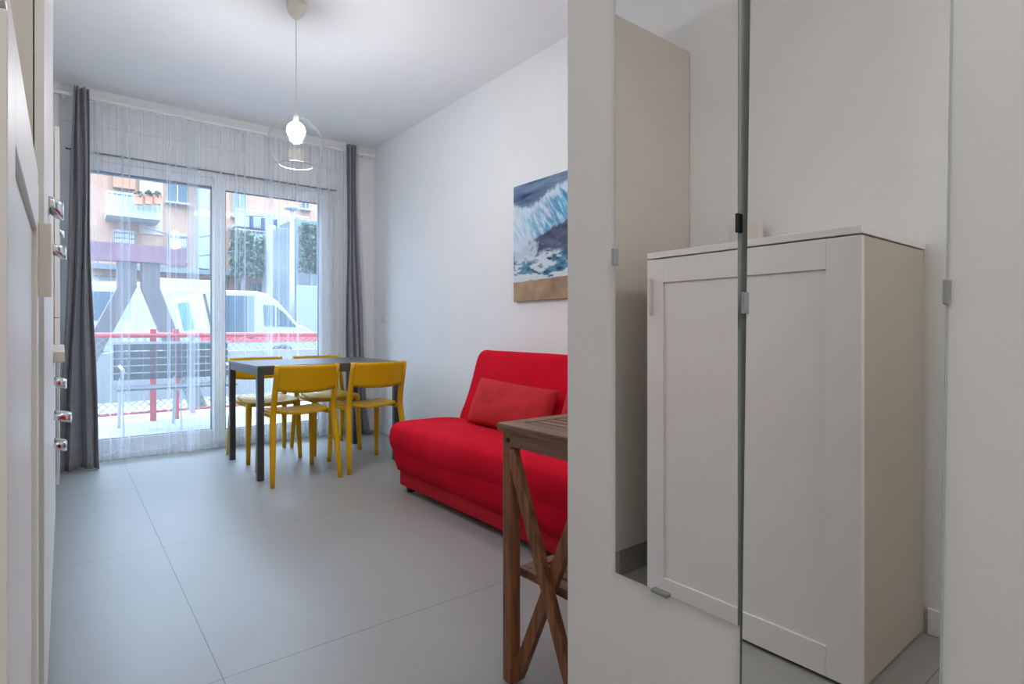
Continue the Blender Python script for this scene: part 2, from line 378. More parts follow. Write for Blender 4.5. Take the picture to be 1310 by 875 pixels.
ov = empty('built_in_oven', (KX, 3.8, 0), 'built-in oven unit with a black front between kitchen base cabinets', 'oven')
MB().box(-.525, -.020, -.297, .297, .105, .86).build('body', M_cab, ov)
MB().box(-.018, .0, -.297, .297, .20, .855).build('glass_front', M_black, ov, bevel=.002)
MB().box(-.525, -.06, -.297, .297, 0, .105).build('plinth', M_plinth, ov)
MB().tube([(0, -.2, .70), (.034, -.2, .70), (.034, .2, .70), (0, .2, .70)], .006, 8).build('handle', M_chrome, ov)
wt = empty('worktop', (KX, 3.4, .862), 'pale kitchen worktop running past the tall cabinet towards the window', 'worktop')
MB().box(-.525, .034, -.698, .70, 0, .04).build('slab', mat('pale_laminate', (.66, .62, .55), .35, noise_amt=.1, noise_scale=30), wt, bevel=.004)
ft = empty('tall_cabinet', (KX, 4.42, 0), 'tall white cabinet at the window end of the kitchen', 'cabinet')
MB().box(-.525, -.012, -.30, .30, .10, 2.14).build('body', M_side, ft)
MB().box(-.525, -.06, -.298, .298, 0, .10).build('plinth', M_plinth, ft)
d_ = MB().box(-.010, .012, -.298, .298, .105, 1.05).build('door', M_cab, ft, bevel=.001)
d_ = MB().box(-.010, .012, -.298, .298, 1.055, 2.14).build('door', M_cab, ft, bevel=.001)
bow_handle(d_, .012, -.22, 1.55, ht=.03, ln=.12, proj=.022)

# ------------------------------------------------------------------ pendant lamp
px, py = .995, 3.155
pen = empty('pendant_lamp', (px, py, ZC), 'clear glass globe pendant with a glowing bulb on a thin white cord', 'lamp')
MB().lathe([(.0, 0), (.052, 0), (.050, -.03), (.040, -.06), (.022, -.082), (.008, -.09), (.0, -.092)]).build('ceiling_rose', M_cream, pen, smooth=True)
GZ = 2.0-ZC; R = .146
MB().tube([(0, 0, -.09), (0, 0, GZ+R+.01)], .0028, 8).build('cord', M_cream, pen)
MB().lathe([(0, .055), (.013, .052), (.014, .035), (.014, .0), (.0, 0)], (0, 0, GZ+R-.045)).build('socket', M_cream, pen, smooth=True)
prof = []
for k in range(31):
    a = .12+(2.50-.12)*k/30; prof.append((R*math.sin(a), R*math.cos(a)))
inner = [(r*.985, z*.985) for r, z in reversed(prof)]
MB().lathe(prof, (0, 0, GZ), 48).build('glass_shade', M_globe, pen, smooth=True)
rz = R*math.sin(2.50)
MB().tube([(rz*math.cos(2*PI*k/48), rz*math.sin(2*PI*k/48), GZ+R*math.cos(2.50)) for k in range(48)], .0022, 8, closed=True, up=(0,0,1)).build('shade_rim', mat('glass_rim', (.22, .23, .24), .15), pen, smooth=True)
M_bulb = mat('glowing_bulb', (1, .9, .7), .5, emit=(1.0, .78, .48), emit_s=BULB)
MB().lathe([(.049*math.sin(a), .049*math.cos(a)) for a in [PI*k/18 for k in range(19)]], (0, 0, GZ+.072), 28).build('bulb', M_bulb, pen, smooth=True)

pl_ = bpy.data.lights.new('bulb_light', 'POINT'); pl_.energy = PENDANT; pl_.shadow_soft_size = .05; pl_.color = (.93, .96, 1)
plo = bpy.data.objects.new('bulb_light', pl_); col.objects.link(plo); plo.parent = pen; plo.location = (0, 0, GZ-.045)
# ------------------------------------------------------------------ dining table
TX0, TX1, TY0, TY1, TZ = .985, 2.00, 3.90, 4.72, .75
tb = empty('dining_table', ((TX0+TX1)/2, (TY0+TY1)/2, 0), 'rectangular black dining table among the yellow chairs by the window', 'table')
hx, hy = (TX1-TX0)/2, (TY1-TY0)/2
MB().box(-hx, hx, -hy, hy, TZ-.012, TZ).build('tabletop', M_ttop, tb, bevel=.002)
fr = MB().box(-hx+.042, hx-.042, -hy+.002, -hy+.030, TZ-.062, TZ-.012).box(-hx+.042, hx-.042, hy-.030, hy-.002, TZ-.062, TZ-.012)
fr.box(-hx+.002, -hx+.030, -hy+.042, hy-.042, TZ-.062, TZ-.012).box(hx-.030, hx-.002, -hy+.042, hy-.042, TZ-.062, TZ-.012).build('apron', M_tframe, tb)
for a in (-1, 1):
    for c in (-1, 1):
        MB().box(a*hx-a*.042 if a > 0 else -hx, a*hx if a > 0 else -hx+.042, hy-.042 if c > 0 else -hy, hy if c > 0 else -hy+.042, 0, TZ-.012).build('leg', M_tframe, tb, bevel=.002)

# ------------------------------------------------------------------ yellow chairs
def make_chair(label):
    # origin on floor; back at -Y, faces +Y. overall .47 wide
    t = empty('dining_chair', (0, 0, 0), label, 'chair', 'yellow chairs around the dining table')
    # seat: saddle with rounded corners
    def seat_fn(s, q):
        u = s*2-1; v = q*2-1
        hw = .190+.014*(v)          # a little wider in front
        rr_ = 1-.10*(abs(u)**6)*(abs(v)**6)
        x = u*hw*rr_; y = v*.205*rr_ + .03
        z = .452-.016*(1-u*u)*(1-.3*v)+.010*abs(v)**3*(-1 if v > 0 else 1)
        return Vector((x, y, z))
    MB().grid(seat_fn, 18, 18).build('seat', M_yellow, t, smooth=True, solid=.016, bevel=0)
    # back rest: curved slab
    def back_fn(s, q):
        u = s*2-1
        z = .60+.16*q - (.018*(1-u*u) if q < .5 else 0)*(1-q*2 if q < .5 else 0)
        y = -.215-.035*(1-u*u)-.035*(q)+.0
        return Vector((u*.190, y, z))
    MB().grid(back_fn, 20, 8).build('backrest', M_yellow, t, smooth=True, solid=.014)
    for s_ in (-1, 1):
        # rear leg: floor -> seat -> top of back, one sweep
        pts = []
        for k in range(15):
            z = .76*k/14
            if z < .45: y = -.235+.07*(z/.45)**1.2
            else: y = -.165-.085*((z-.45)/.31)**1.1
            x = s_*(.216-.024*min(1, z/.5)**1.2)
            pts.append((x, y, z))
        rad = [.0155+.006*math.sin(PI*min(1, k/14*1.05)) for k in range(15)]
        MB().tube(pts, [r_*.95 for r_ in rad], 10, ry=[r_*1.15 for r_ in rad], up=(0, 1, 0)).build('rear_leg', M_yellow, t, smooth=True)
        pts = [(s_*(.176+.012*(1-z/.44)), .205+.03*(1-z/.44), z) for z in [.44*k/8 for k in range(9)]]
        rad = [.015+.008*(k/8) for k in range(9)]
        MB().tube(pts, rad, 10, ry=[r_*1.1 for r_ in rad], up=(0, 1, 0)).build('front_leg', M_yellow, t, smooth=True)
        MB().tube([(s_*.190, -.165, .432), (s_*.188, 0, .428), (s_*.178, .20, .425)], .011, 8, ry=.016).build('side_rail', M_yellow, t, smooth=True)
    MB().tube([(-.175, .20, .428), (0, .205, .424), (.175, .20, .428)], .010, 8, ry=.014).build('front_rail', M_yellow, t, smooth=True)
    return t
spots = [(1.235, 3.92, 0, 'yellow chair on the near left side of the black table, back to the viewer'),
         (1.745, 3.94, -.02, 'yellow chair on the near right side of the table, closest to the red sofa'),
         (1.24, 4.675, PI+.02, 'yellow chair on the far left side of the table, facing the viewer'),
         (1.725, 4.665, PI, 'yellow chair on the far right side of the table, facing the viewer')]
ch0 = None
for x, y, rz_, lb in spots:
    if ch0 is None: ch0 = c_ = make_chair(lb)
    else: c_ = copy_tree(ch0)
    c_.location = (x, y, 0); c_.rotation_euler.z = rz_; c_['label'] = lb

# ------------------------------------------------------------------ red sofa
SX, SY0, SY1 = 1.60, 1.285, 3.16
so = empty('sofa_bed', (SX, (SY0+SY1)/2, 0), 'bright red armless fabric sofa bed against the right wall', 'sofa')
hy = (SY1-SY0)/2
def cushion_sweep(profile, y0, y1, nseg, round_=.02, wob=.004):
    mb = MB(); n = len(profile)
    cx_ = sum(p[0] for p in profile)/n; cz_ = sum(p[1] for p in profile)/n
    rings = []
    ys = [y0+round_*(1-math.cos(PI/2*k/4)) for k in range(4)]+[y0+round_+(y1-y0-2*round_)*k/nseg for k in range(nseg+1)]+[y1-round_*(1-math.cos(PI/2*k/4)) for k in range(3, -1, -1)]
    for y in ys:
        e = min(y-y0, y1-y); sc = 1.0 if e >= round_ else math.sqrt(max(0, 1-(1-e/round_)**2))
        ins = round_*(1-sc)
        rg = []
        for i, (x, z) in enumerate(profile):
            dx, dz = cx_-x, cz_-z; l = math.hypot(dx, dz)
            nn = wob*noise.noise(Vector((x*5, y*3.0, z*5)))*2
            rg.append(mb.bm.verts.new((x+dx/l*(ins+nn), y, z+dz/l*(ins+nn))))
        rings.append(rg)
    for A, B in zip(rings, rings[1:]):
        for i in range(n): mb.bm.faces.new((A[i], A[(i+1) % n], B[(i+1) % n], B[i]))
    mb.bm.faces.new(rings[0]); mb.bm.faces.new(rings[-1][::-1])
    return mb
def smooth_poly(pts, it=2):
    for _ in range(it):
        q = []
        for i in range(len(pts)):
            a, b_ = pts[i], pts[(i+1) % len(pts)]
            q += [(a[0]*.75+b_[0]*.25, a[1]*.75+b_[1]*.25), (a[0]*.25+b_[0]*.75, a[1]*.25+b_[1]*.75)]
        pts = q
    return pts
seat = smooth_poly([(-.040, .275), (-.050, .34), (-.035, .405), (.02, .425), (.25, .425), (.48, .405), (.50, .35), (.50, .20), (.03, .22), (-.015, .235)])
cushion_sweep(seat, -hy-.02, hy+.02, 40, .03, .007).build('seat_cushion', M_red, so, smooth=True)
skirt = smooth_poly([(-.040, .31), (.03, .34), (.46, .34), (.46, .13), (.022, .125), (-.006, .13)], 1)
cushion_sweep(skirt, -hy+.0, hy-.0, 40, .012, .004).build('seat_cover', M_red, so, smooth=True)
base = smooth_poly([(.016, .17), (.46, .17), (.46, .035), (.020, .035), (.014, .05)], 1)
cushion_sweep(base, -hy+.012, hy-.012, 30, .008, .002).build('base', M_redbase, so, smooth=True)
back = smooth_poly([(.46, .27), (.44, .39), (.50, .52), (.59, .78), (.615, .835), (.66, .85), (.70, .83), (.74, .60), (.70, .30), (.62, .22), (.50, .22)])
cushion_sweep(back, -hy, hy, 40, .03, .006).build('backrest', M_red, so, smooth=True)
for x in (.06, .42):
    for y in (-hy+.07, hy-.07): MB().lathe([(0, 0), (.022, 0), (.026, .05), (0, .05)], (x, y, 0), 16).build('foot', M_black, so)
def pillow(name, loc, rot, wd, ht, th, m, label):
    def mk(side):
        def fn(s, q):
            u, v = s*2-1, q*2-1
            e = (max(0, 1-abs(u)**2.6)*max(0, 1-abs(v)**2.6))**.42
            pin = 1-.07*(1-abs(v)**2)*abs(u)**4*.6-.05*(1-u*u)*v*v
            n_ = .006*noise.noise(Vector((u*2.5, v*2, side*3)))+.004*noise.noise(Vector((u*7, v*5, side)))
            return Vector((u*wd/2*pin, side*(th/2*e+n_*e), v*ht/2*(1-.06*(1-u*u))))
        return fn
    mb = MB().grid(mk(1), 36, 24).grid(mk(-1), 36, 24)
    bmesh.ops.remove_doubles(mb.bm, verts=mb.bm.verts, dist=.0008)
    o = mb.build(name, m, smooth=True); o.location = loc; o.rotation_euler = rot
    return tag(o, label, 'cushion', 'red cushions on the sofa')
pillow('cushion', (2.005, 2.545, .542), (-.36, .06, -PI/2+.10), .64, .29, .15, M_cush, 'coral red rectangular cushion leaning on the sofa back')
pillow('cushion', (2.015, 1.86, .555), (-.33, -.05, -PI/2-.06), .56, .30, .14, M_cush, 'red cushion mostly hidden by the partition, on the near end of the sofa')

# ------------------------------------------------------------------ wooden side table
wx0, wx1, wy0, wy1, wz = .966, 1.48, .925, 1.262, .722
wtb = empty('folding_side_table', (wx0, wy1, 0), 'slatted dark wooden side table with crossed legs beside the partition edge', 'table')
def WB(x0, x1, y0, y1, z0, z1): return MB().box(x0-wx0, x1-wx0, y0-wy1, y1-wy1, z0, z1)
tp = WB(wx0-.012, wx0+.045, wy0, wy1+.012, wz-.022, wz)
tp.box(.045, wx1-wx0, -.035, .012, wz-.022, wz).box(.045, wx1-wx0, wy0-wy1, wy0-wy1+.045, wz-.022, wz).box(wx1-wx0-.045, wx1-wx0, wy0-wy1+.045, -.035, wz-.022, wz)
x = .054
while x < wx1-wx0-.06:
    tp.box(x, x+.030, wy0-wy1+.045, -.035, wz-.020, wz-.002); x += .0385
tp.build('tabletop', M_woody, wtb, bevel=.003)
MB().box(.0, .02, wy0-wy1+.045, -.035, wz-.062, wz-.022).box(.035, wx1-wx0-.05, -.045, -.025, wz-.062, wz-.022).box(wx1-wx0-.035, wx1-wx0-.015, wy0-wy1+.045, -.035, wz-.062, wz-.022).build('apron', M_woody, wtb, bevel=.002)
for lx_ in (.0, wx1-wx0-.055):
    for ly_ in (-.040, wy0-wy1+.005):
        lg = MB().box(lx_, lx_+.036, ly_+.004, ly_+.040, 0, wz-.022).build('leg', M_wood, wtb, bevel=.003)
        MB().tube([(lx_-.004, ly_+.014, wz-.045), (lx_+.002, ly_+.014, wz-.045)], .0065, 10).build('bolt', M_black, lg)
for lx_ in (.0, wx1-wx0-.06):
    ya, yb = -.035, wy0-wy1+.035
    MB().bar((lx_-.004+.012, ya, .65), (lx_-.004+.012, yb, .03), .036, .020, up=(1, 0, 0)).build('cross_brace', M_wood, wtb, bevel=.002)
    MB().bar((lx_+.028, ya, .02), (lx_+.028, yb, .60), .036, .020, up=(1, 0, 0)).build('cross_brace', M_wood, wtb, bevel=.002)
sh = MB().box(.048, wx1-wx0-.05, -.045, -.010, .285, .31).box(.05, .09, wy0-wy1+.04, -.045, .285, .31).box(.05, wx1-wx0-.05, wy0-wy1+.01, wy0-wy1+.04, .285, .31)
x = .10
while x < wx1-wx0-.07:
    sh.box(x, x+.030, wy0-wy1+.04, -.045, .288, .308); x += .0385
sh.build('lower_shelf', M_woody, wtb, bevel=.002)

# ------------------------------------------------------------------ wave painting
def smooth(a, b_, x): t = max(0, min(1, (x-a)/(b_-a))); return t*t*(3-2*t)
def lerp(a, b_, t): return tuple(a[i]*(1-t)+b_[i]*t for i in range(3))
def nz2(x, y, s, o=4): return noise.fractal(Vector((x*s, y*s, 3.3)), .9, 2.1, o)
def srgb(*c): return tuple(((v/255+.055)/1.055)**2.4 if v > 10 else v/3294 for v in c)
def paint(s, t):
    x = s*1.53; y = t      # square units of height
    n = nz2(x, y, 6)
    if t < .165+.03*s: return lerp(srgb(150, 122, 92), srgb(176, 150, 114), .5+n)
    sky = lerp(srgb(66, 88, 124), srgb(112, 140, 168), .45+nz2(x*.5, y*3, 5)*1.1)
    crest = .835-.05*math.sin(min(s, .3)/.3*PI)+.30*max(0, s-.18)+.020*nz2(x, 0, 22)+.015*nz2(x, y, 60)
    if s >= .55: crest = .92-.5*(s-.55)+.02*nz2(x, 0, 22)
    curl = .47+.46*(s-.10)+.022*nz2(x, y, 16)
    if t > crest: return lerp(sky, srgb(190, 205, 220), smooth(.03, .0, t-crest)*.7)
    k = (t-curl)/(max(.05, crest-curl))
    st = nz2((x*.8+y*.6)*3.0, (x*.6-y*.8)*.6, 7)
    turq = lerp(srgb(30, 110, 168), srgb(112, 190, 218), .5+st*1.0)
    wh = max(smooth(.10, -.22, s-.20+st*.35), smooth(.62, .95, k+st*.35)*.85, smooth(-.05, .45, st+n*.4)*.75)
    wave = lerp(turq, srgb(206, 220, 234), wh)
    wave = lerp(wave, srgb(150, 178, 206), smooth(.0, .5, n)*.45)
    lip = smooth(.16, .0, k+n*.08)*smooth(.08, .2, s)
    wave = lerp(wave, srgb(60, 140, 190), lip*.5)
    cave = lerp(srgb(52, 58, 88), srgb(84, 98, 126), .4+nz2(x, y*2.5, 7)*.9)
    f = nz2(x, y*2.2, 13)
    sea = lerp(srgb(30, 78, 112), srgb(84, 148, 176), .5+f)
    sea = lerp(sea, srgb(205, 218, 228), smooth(-.10, .30, nz2(x*.9+4, y*2.9, 9, 6)+.5*smooth(.27, .17, t)))
    splash = smooth(.20, .10, math.hypot((x-.14), (t-.44)*1.3)+.10*nz2(x, y, 14))
    m = smooth(-.012, .012, t-curl) if s > .08 else smooth(.40, .46, t+.03*n)
    low = lerp(sea, cave, smooth(.36, .42, t+.03*nz2(x, 1, 10)))
    c = lerp(low, wave, m)
    return lerp(c, srgb(200, 216, 230), splash*.8)
cv = empty('canvas_print', (XR-.001, 2.39, 1.56), 'unframed canvas of a breaking turquoise sea wave above the red sofa', 'picture')
pw, phh = 1.18, .77
MB().box(-.024, 0, -pw/2, pw/2, -phh/2, phh/2).build('stretcher', mat('canvas_edge', (.10, .13, .18), .8), cv)
NU, NV = 420, 280
mb = MB().grid(lambda s, t: Vector((-.0245, pw/2-pw*s, -phh/2+phh*t)), NU, NV)
o = mb.build('painted_face', M_white, cv)
ca = o.data.color_attributes.new('paint', 'FLOAT_COLOR', 'POINT')
buf = []
for i in range(NU+1):
    for j in range(NV+1): buf += [*[max(0, min(1, q)) for q in paint(i/NU, j/NV)], 1]
ca.data.foreach_set('color', buf)
mp_ = bpy.data.materials.new('sea_painting'); mp_.use_nodes = True; n_ = mp_.node_tree
at_ = n_.nodes.new('ShaderNodeAttribute'); at_.attribute_name = 'paint'
n_.links.new(at_.outputs['Color'], n_.nodes['Principled BSDF'].inputs['Base Color']); n_.nodes['Principled BSDF'].inputs['Roughness'].default_value = .6
o.data.materials.clear(); o.data.materials.append(mp_)

# ------------------------------------------------------------------ wall fittings
def plate(name, loc, wy, hz_, label, cat, deco):
    e = empty(name, loc, label, cat)
    MB().box(-.008, -.0005, -wy/2, wy/2, -hz_/2, hz_/2).build('cover', M_white, e, bevel=.003)
    deco(e)
def rocker(e):
    for y in (-.02, .02): MB().box(-.012, -.008, y-.017, y+.017, -.024, .024).build('rocker', M_white, e, bevel=.002)
def sock(e):
    MB().box(-.0095, -.008, -.024, .024, -.024, .024).build('insert', M_white, e, bevel=.001)
    for y in (-.013, 0, .013): MB().tube([(-.0096, y, 0), (-.0102, y, 0)], .0025, 8).build('hole', M_black, e)
def sens(e): MB().box(-.02, -.008, -.02, .02, -.03, .03).build('sensor', M_white, e, bevel=.004)
plate('light_switch', (XR, 5.02, 1.27), .08, .08, 'white switch on the right wall near the window corner, upper of two', 'switch', rocker)
plate('light_switch', (XR, 5.02, 1.10), .08, .08, 'white switch on the right wall near the window corner, lower of two', 'switch', rocker)
plate('wall_sensor', (XR, 5.0, 2.52), .07, .10, 'small white sensor high on the right wall by the curtain', 'sensor', sens)
plate('power_outlet', (XR, 4.9, .30), .08, .08, 'white power outlet low on the right wall beside the curtain', 'outlet', sock)

# ================================================================== outside
M_terr = mat('terrace_tiles', (.27, .27, .265), .8, noise_amt=.12, noise_scale=3)
M_asph = mat('street_asphalt', (.24, .24, .25), .9, noise_amt=.15, noise_scale=4)
M_fred = mat('red_fence_paint', (.50, .05, .06), .5, noise_amt=.1)
M_wire = mat('galvanised_wire', (.26, .27, .28), .5)
M_bench = mat('weathered_bench_slats', (.055, .055, .06), .6, noise_amt=.2)
M_bmet = mat('grey_bench_metal', (.3, .31, .33), .5)
M_peach = mat('peach_stucco', (.31, .175, .115), .9, noise_amt=.10, noise_scale=.6)
M_peach2 = mat('orange_stucco', (.27, .15, .10), .9, noise_amt=.10, noise_scale=.6)
M_stone = mat('pale_stone', (.28, .28, .28), .85, noise_amt=.1, noise_scale=1)
M_conc = mat('grey_concrete', (.10, .112, .125), .9, noise_amt=.25, noise_scale=1.2)
M_win = mat('far_window_glass', (.05, .075, .095), .3, spec=.25)
M_shut = mat('far_grey_shutter', (.12, .15, .175), .7)
M_leaf = mat('green_foliage', (.05, .09, .05), .8, noise_amt=.6, noise_scale=9)
M_vanw = mat('van_white', (.30, .305, .31), .3, coat=.3)
M_vanr = mat('van_red_stripe', (.60, .04, .05), .35)
M_tire = mat('tyre_rubber', (.02, .02, .02), .8)
M_brown = mat('dark_brown_steel', (.13, .115, .115), .6, noise_amt=.1)
struct(MB().box(-12, 16, YW+.32, 8.2, -.12, -.02).build('terrace', M_terr))
struct(MB().box(-60, 80, 8.2, 60, -.16, -.04).build('street', M_asph))
# our own building above and beside the window keeps the sky off the terrace edge
struct(MB().box(-10, XL-.2, YW, YW+.32, 0, 7).box(XR+.2, 12, YW, YW+.32, 0, 7).box(XL-.2, XR+.2, YW, YW+.32, ZC+.2, 7).build('wall_outer', M_stone))

# bench
BY = 6.75
bn = empty('garden_bench', (.925, BY, -.02), 'dark slatted garden bench on the terrace seen through the left pane', 'bench')
L_ = .53
for k in range(5):
    MB().box(-L_, L_, .22+.012*k, .245+.012*k, .495+.075*k, .56+.075*k).build('back_slat', M_bench, bn, bevel=.004)
MB().box(-L_-.02, L_+.02, .28, .31, .86, .885).build('top_rail', M_bmet, bn)
for k in range(5): MB().box(-L_, L_, -.22+.085*k, -.155+.085*k, .42, .44).build('seat_slat', M_bench, bn, bevel=.004)
for x in (-.48, .0, .48):
    fr_ = MB().tube([(x, -.24, 0), (x, -.20, .40), (x, .20, .40), (x, .30, .86)], .015, 8).tube([(x, .30, 0), (x, .18, .40)], .015, 8)
    if x: fr_.tube([(x, -.20, .40), (x, -.21, .62), (x, .22, .64)], .015, 8)
    fr_.build('frame', M_bmet, bn)
# chain-link fence
FY = 7.4
fe = empty('chain_link_fence', (0, FY, -.02), 'chain-link fence with red rails behind the terrace bench', 'fence')
x0, x1, z0, z1 = -1.2, 5.0, .10, .95
MB().tube([(x0, 0, z1), (x1, 0, z1)], .028, 8).build('top_rail', M_fred, fe)
MB().tube([(x0, 0, z0), (x1, 0, z0)], .014, 8).build('bottom_rail', M_fred, fe)
for x in (-.9, .78, 1.0, 3.4, 4.8): MB().box(x-.03, x+.03, -.02, .04, 0, z1+.07).build('post', M_fred, fe, bevel=.004)
ms = MB(); hgt = z1-z0; step = .075
k = x0-hgt
while k < x1:
    for sg in (1, -1):
        a0, a1 = (k, k+hgt) if sg > 0 else (k+hgt, k)
        p, q = Vector((a0, 0, z0)), Vector((a1, 0, z1))
        if min(a0, a1) >= x0 and max(a0, a1) <= x1: ms.bar(p+Vector((0, .003*sg, 0)), q+Vector((0, .003*sg, 0)), .007, .007)
    k += step
ms.build('wire_mesh', M_wire, fe)

# trestle like steel A stand beyond the fence
AY = 8.5
as_ = empty('trestle_stand', (0, AY, -.04), 'dark A-shaped steel stand carrying a wide panel outside the left pane', 'stand')
def rel(p): return Vector((p.x, 0, p.z+.04))
def thick_line(pa, pb, wa, m, nm): MB().bar(rel(pa), rel(pb), .16, wa, up=(1, 0, 0)).build(nm, m, as_)
t1, b1_ = rel(W(162, 335, AY)), rel(W(120, 445, AY)); t2, b2_ = rel(W(192, 335, AY)), rel(W(222, 443, AY))
def leg_poly(t_, b__, wd, kz):
    "upright top, then splayed from the knee down to the ground"
    kx = t_.x; gx = kx+(b__.x-kx)*(kz/(kz-b__.z))
    return MB().prism([(t_.x-wd, t_.z), (t_.x+wd, t_.z), (kx+wd, kz), (gx+wd, 0), (gx-wd, 0), (kx-wd, kz)], 'y', -.09, .09)
kz = rel(W(170, 368, AY)).z
leg_poly(t1, b1_, .10, kz).build('leg', M_brown, as_, bevel=.01)
leg_poly(t2, b2_, .10, kz).build('leg', M_brown, as_, bevel=.01)
p0, p1 = rel(W(105, 342, AY)), rel(W(236, 314, AY)); p1z = rel(W(170, 314, AY)).z
MB().box(p0.x, p1.x, -.12, .12, t1.z, p1z).build('panel', mat('faded_mauve_panel', (.24, .12, .155), .6, noise_amt=.3, noise_scale=1.5), as_)

# leaning notice board
nb = empty('notice_board', W(246, 425, 7.75), 'small tilted blue and white notice board behind the fence', 'sign')
nb.location.z = .0
MB().box(-.03, .03, -.02, .02, -.04, .95).build('post', M_bmet, nb)
Mx = Matrix.Rotation(-.20, 4, 'Y')
MB().box(-.17, .17, -.05, -.02, .95, 1.40, Matrix.Translation((0, 0, 1.15)) @ Mx @ Matrix.Translation((0, 0, -1.15))).build('board', mat('board_white', (.66, .74, .82), .5), nb, bevel=.004)
MB().box(-.13, -.01, -.054, -.050, 1.0, 1.33, Matrix.Translation((0, 0, 1.15)) @ Mx @ Matrix.Translation((0, 0, -1.15))).build('blue_sheet', mat('board_blue', (.16, .34, .52), .5), nb)
MB().box(.155, .185, -.055, -.015, .95, 1.40, Matrix.Translation((0, 0, 1.15)) @ Mx @ Matrix.Translation((0, 0, -1.15))).build('dark_edge', M_brown, nb)

struct(MB().box(-6, 9, 9.8, 10.0, -.10, .66).build('low_wall', M_terr))
struct(MB().box(WX0+.1, WX1-.06, YW+.16, YW+.20, 2.19, WZ).build('shutter', mat('shutter_grey', (.22, .25, .29), .6)))
# van
VY = 13.0
vx = lambda u: W(u, 400, VY).x
def vz(u, v): p = W(u, v, VY); return (p.x, p.z)
van = empty('delivery_van', (0, VY, -.04), 'white van with a red side stripe parked beyond the fence, nose to the right', 'van')
A = [vz(170, 369), vz(250, 370), vz(328, 372.5), vz(342, 376), vz(356, 386), vz(371, 403), vz(381, 415), vz(392, 419), vz(404, 427)]
A = [(x, z+.04) for x, z in A]
nx = A[-1][0]
bot = [(nx+.08, .62), (nx+.08, .36)]
def arch(cx_, r): return [(cx_+r*math.cos(a), .34+r*math.sin(a)) for a in [PI*k/8 for k in range(9)]]
wf_, wr_ = nx-.75, A[0][0]+.75
poly = A+bot+arch(wf_, .36)+arch(wr_, .36)+[(A[0][0]-.05, .36)]
MB().prism(poly, 'y', 0, 1.9).build('body', M_vanw, van, bevel=.03)
zs1, zs0 = EYE+(HOR-428)*12.3/F+.04, EYE+(HOR-437)*12.3/F+.04
MB().box(wr_+.4, nx+.03, -.012, .01, zs0, zs1).build('stripe', M_vanr, van)
MB().prism([(x, z+.04) for x, z in (vz(337, 390), vz(352, 391), vz(364, 401), vz(379, 418), vz(338, 417))], 'y', -.014, .01).build('cab_window', M_win, van)
MB().prism([(x, z+.04) for x, z in (vz(351.5, 391), vz(353.5, 391), vz(353.5, 418), vz(351.5, 418))], 'y', -.02, .0).build('window_pillar', M_vanw, van)
MB().prism([(x, z+.04) for x, z in (vz(289, 378), vz(316, 378.5), vz(316, 427), vz(289, 426))], 'y', -.014, .01).build('side_window', M_win, van)
MB().prism([(x, z+.04) for x, z in (vz(318, 378), vz(325, 378.5), vz(325, 433), vz(318, 433))], 'y', -.012, .01).build('door_pillar', M_shut, van)
MB().box(vx(335), vx(344), -.03, 0, EYE-.02, EYE+.01).build('door_handle', M_black, van)
for cx_ in (wf_, wr_):
    wh = MB().tube([(cx_, .02, .34), (cx_, .24, .34)], .33, 24).build('wheel', M_tire, van, bevel=.02)
    MB().tube([(cx_, .005, .34), (cx_, .03, .34)], .19, 20).build('rim', M_bmet, wh)
# white box truck behind, visible in left pane
bx = empty('box_truck', (0, 15.6, -.04), 'white box truck parked behind, filling the lower left pane', 'truck')
q0, q1 = W(118, 400, 15.6), W(284, 400, 15.6); zt = W(235, 357, 15.6).z+.04
MB().box(q0.x+1.0, q1.x, 0, 2.2, .55, zt).build('cargo_box', M_vanw, bx, bevel=.03)
MB().prism([(q0.x-.9, .45), (q0.x-.95, 1.2), (q0.x-.55, 2.1), (q0.x+.95, 2.15), (q0.x+.95, .45)], 'y', .1, 2.1).build('cab', M_vanw, bx, bevel=.03)
MB().prism([(q0.x-.75, 1.25), (q0.x-.45, 1.9), (q0.x+.5, 1.9), (q0.x+.5, 1.25)], 'y', .085, .12).build('cab_window', M_win, bx)
MB().box(q0.x+1.0, q1.x, -.01, .0, .9, 1.0).build('stripe', M_vanr, bx)
MB().box(q0.x, q1.x-.1, .3, 1.9, .40, .56).build('chassis', M_black, bx)
for cx_ in (q0.x-.1, q1.x-.9):
    MB().tube([(cx_, .02, .36), (cx_, .26, .36)], .36, 20).build('wheel', M_tire, bx)

